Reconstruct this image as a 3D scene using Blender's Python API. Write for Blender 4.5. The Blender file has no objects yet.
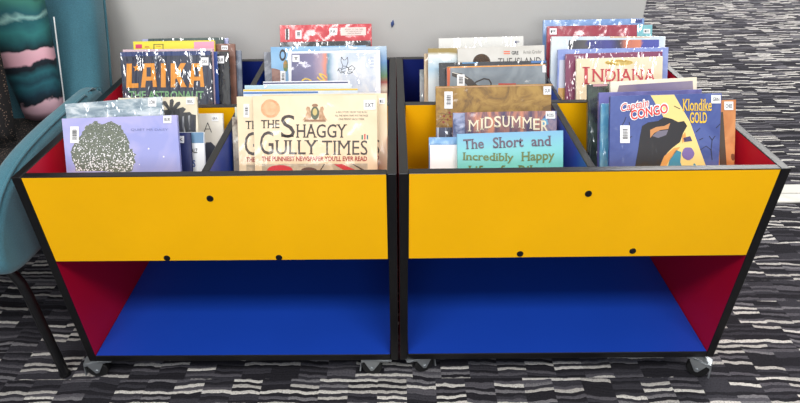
import bpy, bmesh, math, random
from mathutils import Vector, Matrix
random.seed(7)
SC = bpy.context.scene
COL = SC.collection
ZB = 0.062                      # base of the bins above the carpet (castor height)

# ------------------------------------------------------------------ camera
CP = [0.00037, -0.94083, 1.01911, 0.58803, -0.01933, -0.01923, 584.568]
PX, PY = 400-11.588, 201.5+17.377     # optical centre (the photograph is a crop)
pit, yaw, roll, FPX = CP[3], CP[4], CP[5], CP[6]
CF = Vector((math.sin(yaw)*math.cos(pit), math.cos(yaw)*math.cos(pit), -math.sin(pit)))
R0 = Vector((math.cos(yaw), -math.sin(yaw), 0)); U0 = R0.cross(CF)
CR = R0*math.cos(roll)+U0*math.sin(roll); CU = -R0*math.sin(roll)+U0*math.cos(roll)
CC = Vector((CP[0], CP[1], CP[2]+ZB))
cam = bpy.data.cameras.new('camera'); co = bpy.data.objects.new('camera', cam); COL.objects.link(co)
co.matrix_world = Matrix(((CR.x, CU.x, -CF.x, CC.x), (CR.y, CU.y, -CF.y, CC.y), (CR.z, CU.z, -CF.z, CC.z), (0, 0, 0, 1)))
cam.sensor_width = 36; cam.lens = FPX/800*36; cam.shift_x = 11.588/800; cam.shift_y = 17.377/800; cam.clip_start = 0.02; cam.clip_end = 100
SC.camera = co
def ray(x, y): return CF+CR*((x-PX)/FPX)-CU*((y-PY)/FPX)

# ------------------------------------------------------------------ materials
def lin(c):
    return tuple((v/255/12.92 if v/255 <= .04045 else ((v/255+.055)/1.055)**2.4) for v in c)+(1,)
class N:
    def __init__(s, name):
        s.m = bpy.data.materials.new(name); s.m.use_nodes = True
        s.t = s.m.node_tree; s.b = s.t.nodes['Principled BSDF']
    def n(s, typ, **kw):
        d = s.t.nodes.new(typ)
        for k, v in kw.items(): setattr(d, k, v)
        return d
    def l(s, a, b): s.t.links.new(a, b)
    def inp(s, node, i, v):
        if hasattr(v, 'is_linked') or isinstance(v, bpy.types.NodeSocket): s.l(v, node.inputs[i])
        elif v is not None: node.inputs[i].default_value = v
    def math(s, op, a, b=None, c=None):
        d = s.n('ShaderNodeMath', operation=op)
        s.inp(d, 0, a); s.inp(d, 1, b)
        if c is not None: s.inp(d, 2, c)
        return d.outputs[0]
    def obj(s): return s.n('ShaderNodeTexCoord').outputs['Object']
    def noise(s, vec, scale, detail=2, rough=.5, dist=0):
        d = s.n('ShaderNodeTexNoise'); s.inp(d, 'Vector', vec)
        d.inputs['Scale'].default_value = scale; d.inputs['Detail'].default_value = detail
        d.inputs['Roughness'].default_value = rough; d.inputs['Distortion'].default_value = dist
        return d.outputs[0]
    def ramp(s, fac, stops, const=False):
        d = s.n('ShaderNodeValToRGB'); r = d.color_ramp
        if const: r.interpolation = 'CONSTANT'
        while len(r.elements) < len(stops): r.elements.new(.5)
        for e, (p, c) in zip(r.elements, stops): e.position = p; e.color = c if len(c) == 4 else lin(c)
        s.l(fac, d.inputs[0]); return d.outputs[0]
    def bump(s, h, dist, strength=1, target='Normal'):
        d = s.n('ShaderNodeBump'); d.inputs['Distance'].default_value = dist; d.inputs['Strength'].default_value = strength
        s.l(h, d.inputs['Height']); s.l(d.outputs[0], s.b.inputs[target])
    def map(s, scale, rot=(0, 0, 0)):
        d = s.n('ShaderNodeMapping'); s.l(s.obj(), d.inputs[0]); d.inputs['Scale'].default_value = scale; d.inputs['Rotation'].default_value = rot
        return d.outputs[0]
    def set(s, **kw):
        for k, v in kw.items(): s.b.inputs[k.replace('_', ' ')].default_value = v
        return s
def coat(k, kind):
    if not kind: return
    if kind in ('film', 'film2'):           # creased clear book-covering film
        k.b.inputs['Coat Weight'].default_value = 1; k.b.inputs['Coat Roughness'].default_value = .05; k.b.inputs['Coat IOR'].default_value = 2.3
        a = k.noise(k.map((1, 1, .22), (0, .75, 0)), 50, 2, .5, .7)
        k.bump(a, .0175 if kind == 'film' else .0078, 1, 'Coat Normal')
    elif kind == 'soft':         # smoother film
        k.b.inputs['Coat Weight'].default_value = .8; k.b.inputs['Coat Roughness'].default_value = .12; k.b.inputs['Coat IOR'].default_value = 1.7
        a = k.noise(k.map((1, 1, .6), (0, .5, 0)), 26, 2, .5, .4)
        k.bump(a, .004, 1, 'Coat Normal')
    elif kind == 'gloss':
        k.b.inputs['Coat Weight'].default_value = .35; k.b.inputs['Coat Roughness'].default_value = .25
_c = {}
def P(c, kind=None, rough=.5, metal=0):
    """plain colour"""
    key = (tuple(c), kind, rough, metal)
    if key not in _c:
        k = N('plain_%d_%d_%d' % tuple(c)); k.set(Base_Color=lin(c), Roughness=rough, Metallic=metal); coat(k, kind)
        # faint print grain so no surface is perfectly flat in colour
        _c[key] = k.m
    return _c[key]
def MIX(name, a, b, scale, kind=None, detail=4, lo=.4, hi=.6, stretch=(1, 1, 1), rot=(0, 0, 0), rough=.5, dist=.6, mid=None):
    k = N(name); f = k.noise(k.map(stretch, rot), scale, detail, .6, dist)
    st = [(lo, a), (hi, b)] if mid is None else [(lo, a), ((lo+hi)/2, mid), (hi, b)]
    k.l(k.ramp(f, st), k.b.inputs['Base Color']); k.set(Roughness=rough); coat(k, kind); return k.m
def RAMP(name, axis, stops, lo, hi, kind=None, amt=0, scale=20, const=False, rough=.5, speck=None):
    k = N(name); sp = k.n('ShaderNodeSeparateXYZ'); k.l(k.obj(), sp.inputs[0])
    f = k.math('DIVIDE', k.math('SUBTRACT', sp.outputs['XYZ'.index(axis)], lo), hi-lo)
    if amt:
        f = k.math('ADD', f, k.math('MULTIPLY', k.math('SUBTRACT', k.noise(k.obj(), scale, 4, .55, .5), .5), amt))
    c = k.ramp(f, stops, const)
    if speck:
        mx = k.n('ShaderNodeMixRGB'); k.l(c, mx.inputs[1]); mx.inputs[2].default_value = lin(speck[0])
        v = k.noise(k.obj(), speck[1], 3, .6); k.l(k.ramp(v, [(speck[2], (0, 0, 0, 1)), (speck[2]+.05, (1, 1, 1, 1))]), mx.inputs[0]); c = mx.outputs[0]
    k.l(c, k.b.inputs['Base Color']); k.set(Roughness=rough); coat(k, kind); return k.m

# laminates
def laminate(name, c, rough=.34, sp=.5):
    k = N(name); f = k.noise(k.obj(), 5, 3); a = lin(c); b = tuple(v*.93 for v in a[:3])+(1,)
    k.l(k.ramp(f, [(.3, b), (.7, a)]), k.b.inputs['Base Color']); k.set(Roughness=rough); k.b.inputs['Specular IOR Level'].default_value = sp
    k.bump(k.noise(k.obj(), 900, 2), .00006, .6); return k.m
M_YEL = laminate('yellow_laminate', (246, 182, 0), .4, .3)
M_RED = laminate('red_laminate', (204, 12, 48), .45, .25)
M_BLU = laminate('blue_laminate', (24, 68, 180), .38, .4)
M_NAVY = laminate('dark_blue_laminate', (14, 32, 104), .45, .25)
M_EDGE = laminate('black_edging', (11, 11, 13), .3, .5)
M_CAP = P((12, 12, 14), None, .35)
M_STEEL = P((176, 181, 184), None, .3, .75)
M_RUB = P((16, 16, 17), None, .6)
M_PAPER = RAMP('paper_block', 'Y', [(0, (236, 230, 214)), (1, (224, 216, 198))], 0, .01, None, .8, 300)
M_STICK = P((244, 244, 246), 'gloss', .45)
M_INK = P((24, 22, 26), 'gloss', .5)

# ------------------------------------------------------------------ mesh helpers
def link(name, me, mats, parent=None, smooth=False):
    o = bpy.data.objects.new(name, me); COL.objects.link(o)
    for m in (mats if isinstance(mats, (list, tuple)) else [mats]): me.materials.append(m)
    if parent: o.parent = parent
    if smooth:
        for p in me.polygons: p.use_smooth = True
    return o
def fin(name, bm, mats, parent=None, smooth=False):
    bmesh.ops.recalc_face_normals(bm, faces=bm.faces)
    me = bpy.data.meshes.new(name); bm.to_mesh(me); bm.free()
    return link(name, me, mats, parent, smooth)
def box(bm, x0, x1, y0, y1, z0, z1, mi=0):
    v = [bm.verts.new((x, y, z)) for x in (x0, x1) for y in (y0, y1) for z in (z0, z1)]
    fs = []
    for q in ((0, 1, 3, 2), (4, 6, 7, 5), (0, 4, 5, 1), (2, 3, 7, 6), (0, 2, 6, 4), (1, 5, 7, 3)):
        f = bm.faces.new([v[i] for i in q]); f.material_index = mi; fs.append(f)
    return fs
def cyl(bm, p0, p1, r0, r1=None, seg=16, mi=0):
    p0, p1 = Vector(p0), Vector(p1); r1 = r0 if r1 is None else r1
    d = (p1-p0).normalized(); a = d.orthogonal().normalized(); b = d.cross(a)
    A = [bm.verts.new(p0+(a*math.cos(t)+b*math.sin(t))*r0) for t in [2*math.pi*i/seg for i in range(seg)]]
    B = [bm.verts.new(p1+(a*math.cos(t)+b*math.sin(t))*r1) for t in [2*math.pi*i/seg for i in range(seg)]]
    for i in range(seg):
        bm.faces.new((A[i], A[(i+1) % seg], B[(i+1) % seg], B[i])).material_index = mi
    bm.faces.new(A[::-1]).material_index = mi; bm.faces.new(B).material_index = mi
def tube(bm, pts, r, seg=10):
    pts = [Vector(p) for p in pts]; rings = []
    up = Vector((.3, .2, 1)).normalized()
    for i, p in enumerate(pts):
        d = (pts[min(i+1, len(pts)-1)]-pts[max(i-1, 0)]).normalized()
        a = d.cross(up).normalized(); b = d.cross(a)
        rings.append([bm.verts.new(p+(a*math.cos(t)+b*math.sin(t))*r) for t in [2*math.pi*k/seg for k in range(seg)]])
    for A, B in zip(rings, rings[1:]):
        for k in range(seg): bm.faces.new((A[k], A[(k+1) % seg], B[(k+1) % seg], B[k]))
    bm.faces.new(rings[0][::-1]); bm.faces.new(rings[-1])
def prism(bm, pts, axis, a0, a1, mi=0):
    """extrude a 2-D outline; axis 0: outline is (y,z); axis 1: (x,z)"""
    mk = (lambda p, a: (a, p[0], p[1])) if axis == 0 else (lambda p, a: (p[0], a, p[1]))
    A = [bm.verts.new(mk(p, a0)) for p in pts]; B = [bm.verts.new(mk(p, a1)) for p in pts]
    n = len(pts)
    for i in range(n): bm.faces.new((A[i], A[(i+1) % n], B[(i+1) % n], B[i])).material_index = mi
    bm.faces.new(A[::-1]).material_index = mi; bm.faces.new(B).material_index = mi
def bevel(o, w, seg=2):
    m = o.modifiers.new('bevel', 'BEVEL'); m.width = w; m.segments = seg; m.limit_method = 'ANGLE'; return o
def empty(name, loc, label, cat, group=None):
    o = bpy.data.objects.new(name, None); COL.objects.link(o); o.location = loc; o.empty_display_size = .05
    tag(o, label, cat, group); return o
def tag(o, label, cat, group=None):
    o['label'] = label; o['category'] = cat
    if group: o['group'] = group
    return o
def struct(o): o['kind'] = 'structure'; return o

# ------------------------------------------------------------------ setting
k = N('striped_carpet')
sp = k.n('ShaderNodeSeparateXYZ'); k.l(k.obj(), sp.inputs[0]); X, Y = sp.outputs[0], sp.outputs[1]
def wn(a, b=0.0):
    c = k.n('ShaderNodeCombineXYZ'); k.inp(c, 0, a); k.inp(c, 1, b)
    w = k.n('ShaderNodeTexWhiteNoise', noise_dimensions='2D'); k.l(c.outputs[0], w.inputs[0]); return w.outputs[0]
band = k.math('FLOOR', k.math('DIVIDE', Y, .088))
cxx = k.math('ADD', k.math('DIVIDE', X, .068), k.math('MULTIPLY', wn(band, 3.7), 5))
colm = k.math('FLOOR', cxx); fr = k.math('SUBTRACT', cxx, colm)
slope = k.math('MULTIPLY', k.math('SUBTRACT', wn(colm, band), .42), .014)
yy = k.math('ADD', k.math('ADD', Y, k.math('MULTIPLY', fr, slope)), k.math('MULTIPLY', k.math('SUBTRACT', k.noise(k.obj(), 22, 3), .5), .019))
rowf = k.math('DIVIDE', yy, .0086); row = k.math('FLOOR', rowf)
pair = k.math('FLOOR', k.math('DIVIDE', k.math('ADD', colm, k.math('ROUND', wn(row, 9.1))), k.math('ADD', 1.0, k.math('ROUND', wn(row, 21.3)))))
val0 = wn(row, k.math('ADD', pair, k.math('MULTIPLY', band, 13.0)))
par = k.math('FLOORED_MODULO', row, 2.0)
val = k.math('MULTIPLY', val0, k.math('ADD', .55, k.math('MULTIPLY', par, .45)))
cc = k.ramp(val, [(0, (43, 42, 47)), (.28, (62, 61, 67)), (.46, (92, 90, 96)), (.6, (124, 122, 126)), (.68, (190, 186, 181)), (.84, (216, 212, 206))], True)
mx = k.n('ShaderNodeMixRGB', blend_type='MULTIPLY'); mx.inputs[0].default_value = 1; k.l(cc, mx.inputs[1])
f1 = k.noise(k.map((1, 2.5, 1)), 260, 3, .7)
k.l(k.ramp(f1, [(.36, (.2, .2, .22, 1)), (.46, (.85, .85, .85, 1)), (.7, (1.15, 1.15, 1.15, 1))]), mx.inputs[2])
k.l(mx.outputs[0], k.b.inputs['Base Color']); k.set(Roughness=.95); k.b.inputs['Specular IOR Level'].default_value = .1
edge = k.math('ABSOLUTE', k.math('SUBTRACT', k.math('FRACT', rowf), .5))
hh = k.math('ADD', k.math('MULTIPLY', k.math('SUBTRACT', 1.0, k.math('MULTIPLY', edge, edge)), 1.5), k.math('ADD', f1, val))
k.bump(hh, .0022, .8)
bm = bmesh.new(); box(bm, -7, 7, -5, 9, -.05, 0)
struct(fin('floor', bm, k.m))

k = N('painted_wall'); f = k.noise(k.obj(), 2.2, 4); k.l(k.ramp(f, [(.3, (202, 200, 196)), (.7, (212, 210, 206))]), k.b.inputs['Base Color'])
k.set(Roughness=.75); k.bump(k.noise(k.obj(), 320, 3), .0006, .5)
bm = bmesh.new(); box(bm, -5, .697, .75, .872, 0, 2.7); struct(bevel(fin('wall_back', bm, k.m), .004))
mt = MIX('pale_threshold', (196, 195, 186), (210, 208, 200), 9, None, 3, rough=.5)
bm = bmesh.new(); box(bm, .70, 3.2, .754, .808, 0, .007); box(bm, .70, 3.2, .812, .87, 0, .007); struct(bevel(fin('trim_1', bm, mt), .002))
bm = bmesh.new(); bmesh.ops.create_icosphere(bm, subdivisions=2, radius=.006)
for v in bm.verts: v.co = Vector((v.co.x*.8, v.co.y*.5, v.co.z*1.5+.003*math.sin(v.co.x*600)))
d = ray(392.5, 23.5); pt = CC+d*((.75-CC.y)/d.y)
o = fin('adhesive_putty', bm, P((62, 84, 140), None, .6), None, True); o.location = (pt.x, .748, pt.z); tag(o, 'tiny blue blob of adhesive putty on grey wall above the bins', 'putty')

# ------------------------------------------------------------------ browser bins
H = .4914+ZB; D = .6618; T = .018; ZP = .2926+ZB; W1 = .718
def panel(name, mat, parent, x0, x1, y0, y1, z0, z1, thin, edge=True):
    """a board: faces across the thin axis are laminate, its edges black edging"""
    bm = bmesh.new(); box(bm, x0, x1, y0, y1, z0, z1)
    bm.normal_update()
    for f in bm.faces: f.material_index = 0 if abs(f.normal[thin]) > .5 or not edge else 1
    o = bevel(fin(name, bm, [mat, M_EDGE], parent), .0016)
    if edge: o.modifiers[0].material = 1
    return o
def castor(parent, x, y, rot):
    """swivel castor: bracket part with its wheel, axle and brake tab as sub-parts"""
    bm = bmesh.new(); box(bm, -.026, .026, -.02, .02, -.003, 0)
    cyl(bm, (0, 0, -.003), (0, 0, -.012), .017, .016, 20)
    for s in (-1, 1):
        prism(bm, [(.002, -.011), (.04, -.011), (.04, -.016), (.026, -.044), (.018, -.044), (.003, -.018)], 1, s*.0125-.001, s*.0125+.001)
    box(bm, -.018, .014, -.0135, .0135, -.013, -.011)
    b = bevel(fin('castor', bm, M_STEEL, parent), .0006); b['label'] = 'bright metal swivel castor'
    b.location = (x, y, ZB); b.rotation_euler = (0, 0, rot)
    bm = bmesh.new(); c = Vector((.022, 0, -.0385))
    pr = [(.0095, .017), (.0095, .021), (.007, .0235), (-.007, .0235), (-.0095, .021), (-.0095, .017)]
    seg = 28; rings = []
    for yy_, r in pr: rings.append([bm.verts.new(c+Vector((r*math.cos(2*math.pi*i/seg), yy_, r*math.sin(2*math.pi*i/seg)))) for i in range(seg)])
    for A, B in zip(rings, rings[1:]):
        for i in range(seg): bm.faces.new((A[i], A[(i+1) % seg], B[(i+1) % seg], B[i]))
    bm.faces.new(rings[0]); bm.faces.new(rings[-1][::-1])
    fin('wheel', bm, M_RUB, b, False)
    bm = bmesh.new(); cyl(bm, c+Vector((0, -.0155, 0)), c+Vector((0, .0155, 0)), .0045, None, 12); fin('axle', bm, M_STEEL, b)
    bm = bmesh.new(); prism(bm, [(.012, -.006), (.046, -.012), (.052, -.05), (.0485, -.0505), (.0465, -.022), (.012, -.0105)], 1, -.012, .012)
    fin('brake_tab', bm, M_STEEL, b)
def bin_unit(cx, label, rots, screws, rear=0, half=.0075):
    b = empty('book_browser_bin', (cx, 0, 0), label, 'book bin', 'book browser bins')
    h = W1/2; i = h-T
    for s in (-1, 1):
        panel('side_panel', M_RED, b, s*i if s > 0 else -h, h if s > 0 else -i, 0, D, ZB, H, 0)
    f = panel('front_panel', M_YEL, b, -i, i, 0, T, ZP, H, 1)
    for (px, py) in screws:
        d = ray(px, py); q = CC+d*(-CC.y/d.y)
        bm = bmesh.new(); cyl(bm, (q.x-cx, .001, q.z), (q.x-cx, -.0016, q.z), .0072, .0062, 16); o = fin('screw_cap', bm, M_CAP, f); o['label'] = 'round black screw cap'
    panel('cross_divider', M_YEL, b, -i, i, D/2-T/2, D/2+T/2, ZP+T, H, 1)
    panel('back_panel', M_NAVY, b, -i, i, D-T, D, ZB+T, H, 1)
    for (a, c) in ((T, D/2-T/2), (D/2+T/2, D-T)):
        q = rear if a > .1 else 0; hw = half if a > .1 else .0075
        panel('bin_divider', M_BLU, b, q-hw, q+hw, a, c, ZP+T, H, 0)
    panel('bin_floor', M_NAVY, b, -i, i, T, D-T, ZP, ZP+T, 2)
    panel('base_panel', M_BLU, b, -i, i, 0, D-T, ZB, ZB+T, 2)
    for (x, y), r in zip(((-h+(.024 if cx < 0 else .034), .02), (h-.04, .02), (-h+.045, D-.05), (h-.045, D-.05)), rots): castor(b, x, y, r)
    return b
bin_unit(-.36, 'left browser bin with yellow front, standing next to the teal armchair', (3.25, 3.05, 1, 2), ((210, 198.5), (167, 258), (279, 257.5)))
bin_unit(.36, 'right browser bin with yellow front, farther from the teal armchair', (.35, -.6, 1, 2), ((588, 194.5), (519.5, 254.5), (632.5, 252)), .020, .004)
RB = [o for o in bpy.data.objects if o.name == 'book_browser_bin.001'][0]
a = .00465; RB.location = (.0015+math.cos(a)*.3585+.0015, .0012+math.sin(a)*.3585, 0); RB.rotation_euler = (0, 0, a)   # the second bin stands very slightly askew

# ------------------------------------------------------------------ lettering
_fc = {}
def glyphs(s, bold=0, serif=False, shear=0, space=1):
    if 'M' in s: bold = 0
    cu = bpy.data.curves.new('t', 'FONT'); cu.body = s; cu.offset = bold; cu.resolution_u = 3; cu.extrude = 0; cu.shear = shear; cu.space_character = space
    cu.fill_mode = 'FRONT' if hasattr(cu, 'fill_mode') else cu.fill_mode
    o = bpy.data.objects.new('t', cu); COL.objects.link(o)
    dg = bpy.context.evaluated_depsgraph_get(); dg.update()
    me = bpy.data.meshes.new_from_object(o.evaluated_get(dg)); bpy.data.objects.remove(o); bpy.data.curves.remove(cu)
    bm = bmesh.new(); bm.from_mesh(me); bpy.data.meshes.remove(me)
    if serif:
        hs = max((v.co.y for v in bm.verts), default=1)
        rects = []
        for e in bm.edges:
            a, b = e.verts[0].co, e.verts[1].co
            if abs(a.y-b.y) < .004 and .03 < abs(a.x-b.x) < .26:
                if abs(a.y) < .02+abs(bold) or abs(a.y-hs) < .02:
                    x0, x1 = min(a.x, b.x), max(a.x, b.x)
                    rects.append((x0-.055, x1+.055, a.y, a.y+(.05 if a.y < .1 else -.05)))
        for (x0, x1, y0, y1) in rects:
            vs = [bm.verts.new((x, y, .001)) for x, y in ((x0, y0), (x1, y0), (x1, y1), (x0, y1))]
            bm.faces.new(vs if y1 > y0 else vs[::-1])
    return bm
LAY = .00035
class Book:
    def __init__(s, Ys, TL, TR, th, mat, label, group, tilt=10, name='picture_book', cat='picture book', back=None, floor=None):
        t = math.radians(27); s.tn = math.tan(t)
        Ys = .124+(Ys-.10)*1.3 if tilt == 10 else .437+(Ys-.385)*.76; s.Ys = Ys
        a, b = s.hit(*TL), s.hit(*TR)
        u = (b-a).normalized(); n = Vector((0, -math.cos(t), math.sin(t))); v = u.cross(n)*-1
        if v.z < 0: v = -v
        s.u, s.v, s.n = u, v, n; s.w = (b-a).length
        zf = ZP+T+.0008+th*math.sin(t)     # a leaning book stands on its back edge
        dz = min(a.z, b.z)-zf; s.h = dz/v.z
        s.o = a-v*s.h
        e = empty(name, s.o, label, cat, group); s.e = e; s.th = th
        e.matrix_world = Matrix(((u.x, -n.x, v.x, s.o.x), (u.y, -n.y, v.y, s.o.y), (u.z, -n.z, v.z, s.o.z), (0, 0, 0, 1)))
        w, h = s.w, s.h; back = back or mat
        bm = bmesh.new(); c = min(.0018, th*.22)
        fs = box(bm, 0, w, 0, c, 0, h)
        fs = box(bm, 0, w, th-c, th, 0, h, 1)
        box(bm, 0, .002, c, th-c, 0, h, 0)
        bevel(fin('cover', bm, [mat, back], e), .0005, 1)
        bm = bmesh.new(); box(bm, .0021, w-.004, c+.0001, th-c-.0001, .003, h-.003); fin('page_block', bm, M_PAPER, e)
        s.dbg = (label, round(s.w, 3), round(s.h, 3), round(min(a.x, s.o.x), 3), round(max(b.x, (s.o+u*w).x), 3))
    def hit(s, x, y):
        d = ray(x, y)
        # plane: Y - Ys = (Z - H) * tan(tilt)
        t = (s.Ys+(CC.z-H)*s.tn-CC.y)/(d.y-d.z*s.tn)
        return CC+d*t
    def loc(s, x, y):
        q = s.hit(x, y)-s.o; return (q.dot(s.u), q.dot(s.v))
    def poly(s, name, pts, mat, layer=1, px=True, label=None):
        if px: pts = [s.loc(*p) for p in pts]
        e = .0006
        pts = [(min(max(p[0], e), s.w-e), min(max(p[1], e), s.h-e)) for p in pts]
        cl = [pts[0]]
        for p in pts[1:]:
            if (Vector(p)-Vector(cl[-1])).length > 1e-5: cl.append(p)
        if (Vector(cl[0])-Vector(cl[-1])).length < 1e-5: cl.pop()
        if len(cl) < 3: return None
        bm = bmesh.new(); prism(bm, cl, 1, -LAY*layer, -LAY*layer+LAY*.9)
        o = fin(name, bm, mat, s.e)
        if label: o['label'] = label
        return o
    def blob(s, name, cx, cy, rx, ry, mat, layer=1, n=20, jit=0, px=True):
        pts = []
        for i in range(n):
            a = 2*math.pi*i/n; r = 1+random.uniform(-jit, jit); pts.append((cx+rx*r*math.cos(a), cy+ry*r*math.sin(a)))
        return s.poly(name, pts, mat, layer, px)
    def rects(s, name, rs, mat, layer=2):
        """several small marks of one printed pattern, in pixels (x0,y0,x1,y1)"""
        bm = bmesh.new()
        for (x0, y0, x1, y1) in rs:
            q = [s.loc(x, y) for x, y in ((x0, y1), (x1, y1), (x1, y0), (x0, y0))]
            bm.faces.new([bm.verts.new((p[0], -LAY*layer, p[1])) for p in q])
        return fin(name, bm, mat, s.e)
    def text(s, st, bx, mat, layer=3, bold=0, serif=False, shear=0, name='title_lettering', quad=None, space=1):
        x0, y0, x1, y1 = bx
        bl, br, tl = quad or ((x0, y1), (x1, y1), (x0, y0))
        A, B, C = Vector(s.loc(*bl)), Vector(s.loc(*br)), Vector(s.loc(*tl))
        bm = glyphs(st, bold, serif, shear, space)
        xs = [v.co.x for v in bm.verts]; ys = [v.co.y for v in bm.verts]
        mx0, mx1, my0, my1 = min(xs), max(xs), min(ys), max(ys)
        for v in bm.verts:
            p = A+(B-A)*((v.co.x-mx0)/(mx1-mx0))+(C-A)*((v.co.y-my0)/(my1-my0))
            v.co = Vector((p.x, -LAY*layer, p.y))
        return fin(name, bm, mat, s.e)
    def sticker(s, x0, y0, x1, y1, txt=None, layer=3):
        o = s.poly('spine_label', [(x0, y1), (x1, y1), (x1, y0), (x0, y0)], M_STICK, layer, label='small white shelf label')
        if txt: s.text(txt, (x0+(x1-x0)*.15, y0+(y1-y0)*.3, x1-(x1-x0)*.15, y1-(y1-y0)*.25), M_INK, layer+1, .01, name='label_lettering')
        return o
    def barcode(s, x0, y0, x1, y1, layer=3):
        s.poly('barcode_sticker', [(x0, y1), (x1, y1), (x1, y0), (x0, y0)], M_STICK, layer, label='white barcode sticker')
        rs = []; y = y0+(y1-y0)*.2
        while y < y1-(y1-y0)*.2:
            hgt = random.choice((.3, .5, .8)); rs.append((x0+(x1-x0)*.25, y, x1-(x1-x0)*.22, y+hgt)); y += hgt+random.choice((.35, .6))
        s.rects('barcode_bars', rs, M_INK, layer+1)
BOOKS = []
def book(*a, **k): b = Book(*a, **k); BOOKS.append(b); return b

G_FL, G_FR = 'picture books in the front left bin', 'picture books in the front bin behind the cream newspaper books'
G_BL, G_BR = 'picture books in the back left bin', 'picture books in the back bin with the red book'
G2_FL, G2_FR = 'picture books in the front bin with the turquoise book', 'comic books in the front right bin'
G2_BL, G2_BR = 'picture books in the back bin with the grey book', 'picture books in the back right bin'

# ============ left bin, front left compartment
SPK = N('speckled_tree'); v = SPK.n('ShaderNodeTexVoronoi'); SPK.l(SPK.obj(), v.inputs['Vector']); v.inputs['Scale'].default_value = 270
nz = SPK.noise(SPK.obj(), 70, 4); ff = SPK.math('ADD', v.outputs['Distance'], SPK.math('MULTIPLY', nz, .5))
sepz = SPK.n('ShaderNodeSeparateXYZ'); SPK.l(SPK.obj(), sepz.inputs[0])
hz = SPK.math('MULTIPLY', SPK.math('ADD', sepz.outputs[2], -.215), 2.6)
fcol = SPK.ramp(SPK.math('ADD', ff, hz), [(.5, (240, 240, 244)), (.54, (120, 128, 118)), (.62, (72, 80, 74)), (.78, (112, 120, 106))])
SPK.l(fcol, SPK.b.inputs['Base Color']); coat(SPK, 'soft')
b = book(.10, (61.5, 118.6), (176.8, 115), .008, MIX('lavender_cover', (156, 162, 222), (186, 182, 228), 9, 'soft', 3), 'lavender picture book showing a white-flecked grey tree, foremost in its bin', G_FL)
cl = [(76, 172), (73, 158), (71, 150), (75, 141), (82, 135), (86, 126), (94, 121.5), (103, 124), (111, 121), (119, 124), (124, 131), (128, 137), (130, 148), (136, 155), (134, 164), (130, 172)]
import_pts = []
for i, p in enumerate(cl):
    q = cl[(i+1) % len(cl)]
    for j in range(4):
        t = j/4; import_pts.append((p[0]*(1-t)+q[0]*t+random.uniform(-1.3, 1.3), p[1]*(1-t)+q[1]*t+random.uniform(-1.3, 1.3)))
b.poly('tree_picture', import_pts, SPK.m, 1)
b.poly('trunk_picture', [(101, 172), (105, 172), (105, 178), (100, 178)], P((70, 72, 66), 'soft'), 2)
b.barcode(70.5, 126.5, 79, 143); b.sticker(163.5, 115.6, 171.6, 123.2, 'BUR')
b.text('QUIET MR DAISY', (131, 128.5, 168, 131.2), P((120, 126, 176), 'soft'), 2, 0, name='author_lettering')
for q in ((148, 148, 149.4, 149.4), (163, 156, 164.4, 157.4), (139, 164, 140, 165)): b.rects('star_picture', [q], M_STICK, 1)
b = book(.113, (64.5, 104), (161, 96.5), .007, MIX('grey_swirl_cover', (120, 140, 154), (214, 222, 226), 22, 'film', 5, .36, .62, (1, 1, 3.2), (0, -.45, 0), mid=(160, 178, 188)), 'pale grey-blue picture book with streaky swirled cover, right behind the tree book', G_FL)
b.sticker(148.5, 97.6, 156.5, 106.6, 'LOW')
b = book(.126, (120, 133.5), (190.5, 132.5), .005, RAMP('navy_fade', 'X', [(0, (40, 60, 120)), (.55, (44, 62, 128)), (.8, (34, 46, 104)), (1, (28, 36, 84))], 0, .15, 'soft', .3, 30), 'thin navy paperback peeping out right of the tree book', G_FL)
b.sticker(178.4, 136, 184.2, 143, 'K')
b = book(.138, (128, 132.5), (203.8, 132), .006, P((236, 238, 240), 'soft'), 'white paperback with steel blue top band, right of the navy paperback', G_FL)
b.poly('blue_band', [(128, 143), (203.6, 143), (203.6, 132), (128, 132)], P((104, 142, 176), 'soft'), 1)
b.text('ALZ', (191.8, 148.5, 197.5, 153), M_INK, 2, .02, name='label_lettering'); b.text('S', (192.6, 160, 195.5, 167), P((60, 90, 160), 'gloss'), 2, .02, name='label_lettering')
b = book(.160, (118, 98), (196.5, 96.5), .007, MIX('cream_cover', (226, 214, 186), (238, 228, 204), 14, 'soft', 3), 'cream picture book with charcoal leaf silhouettes and a dark lower half', G_FL)
DK = P((52, 52, 54), 'film2')
b.poly('leaf_picture', [(164, 113), (163.5, 110.5), (168, 109.5), (163, 104), (163.5, 101), (166, 101), (169.5, 107), (170, 100), (172.5, 98.8), (174, 101), (173, 107), (177, 102), (180, 101.6), (180.6, 104), (176.5, 109), (183, 107), (186, 109), (183.5, 112.5), (190, 112), (192.5, 115), (170, 118)], DK, 2)
b.poly('ground_picture', [(120, 135), (196, 135), (196, 115), (186, 113), (176, 116), (168, 114), (150, 116), (120, 114)], MIX('charcoal_streak', (44, 46, 50), (222, 224, 226), 26, 'film2', 3, .55, .72, (3, 1, .5), (0, .25, 0)), 1)
b.sticker(186.5, 98, 194.5, 104.3, 'BEL')
b = book(.222, (134, 114.6), (222.6, 113.2), .007, MIX('ivory_cover', (226, 220, 208), (238, 233, 222), 12, 'gloss', 3), 'ivory picture book with thin letter A and a dark blob, leaning behind white paperback', G_FL)
b.text('A', (203.6, 122.5, 212, 132.5), P((66, 62, 62), 'gloss'), 1, -.02)
b.poly('dark_shape_picture', [(203, 146), (206, 142.5), (211, 142), (215, 146), (216.5, 156), (214, 172), (202, 172)], P((56, 62, 78), 'gloss'), 1)
b.sticker(211.8, 115.6, 218.5, 121, 'GRA')

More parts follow.
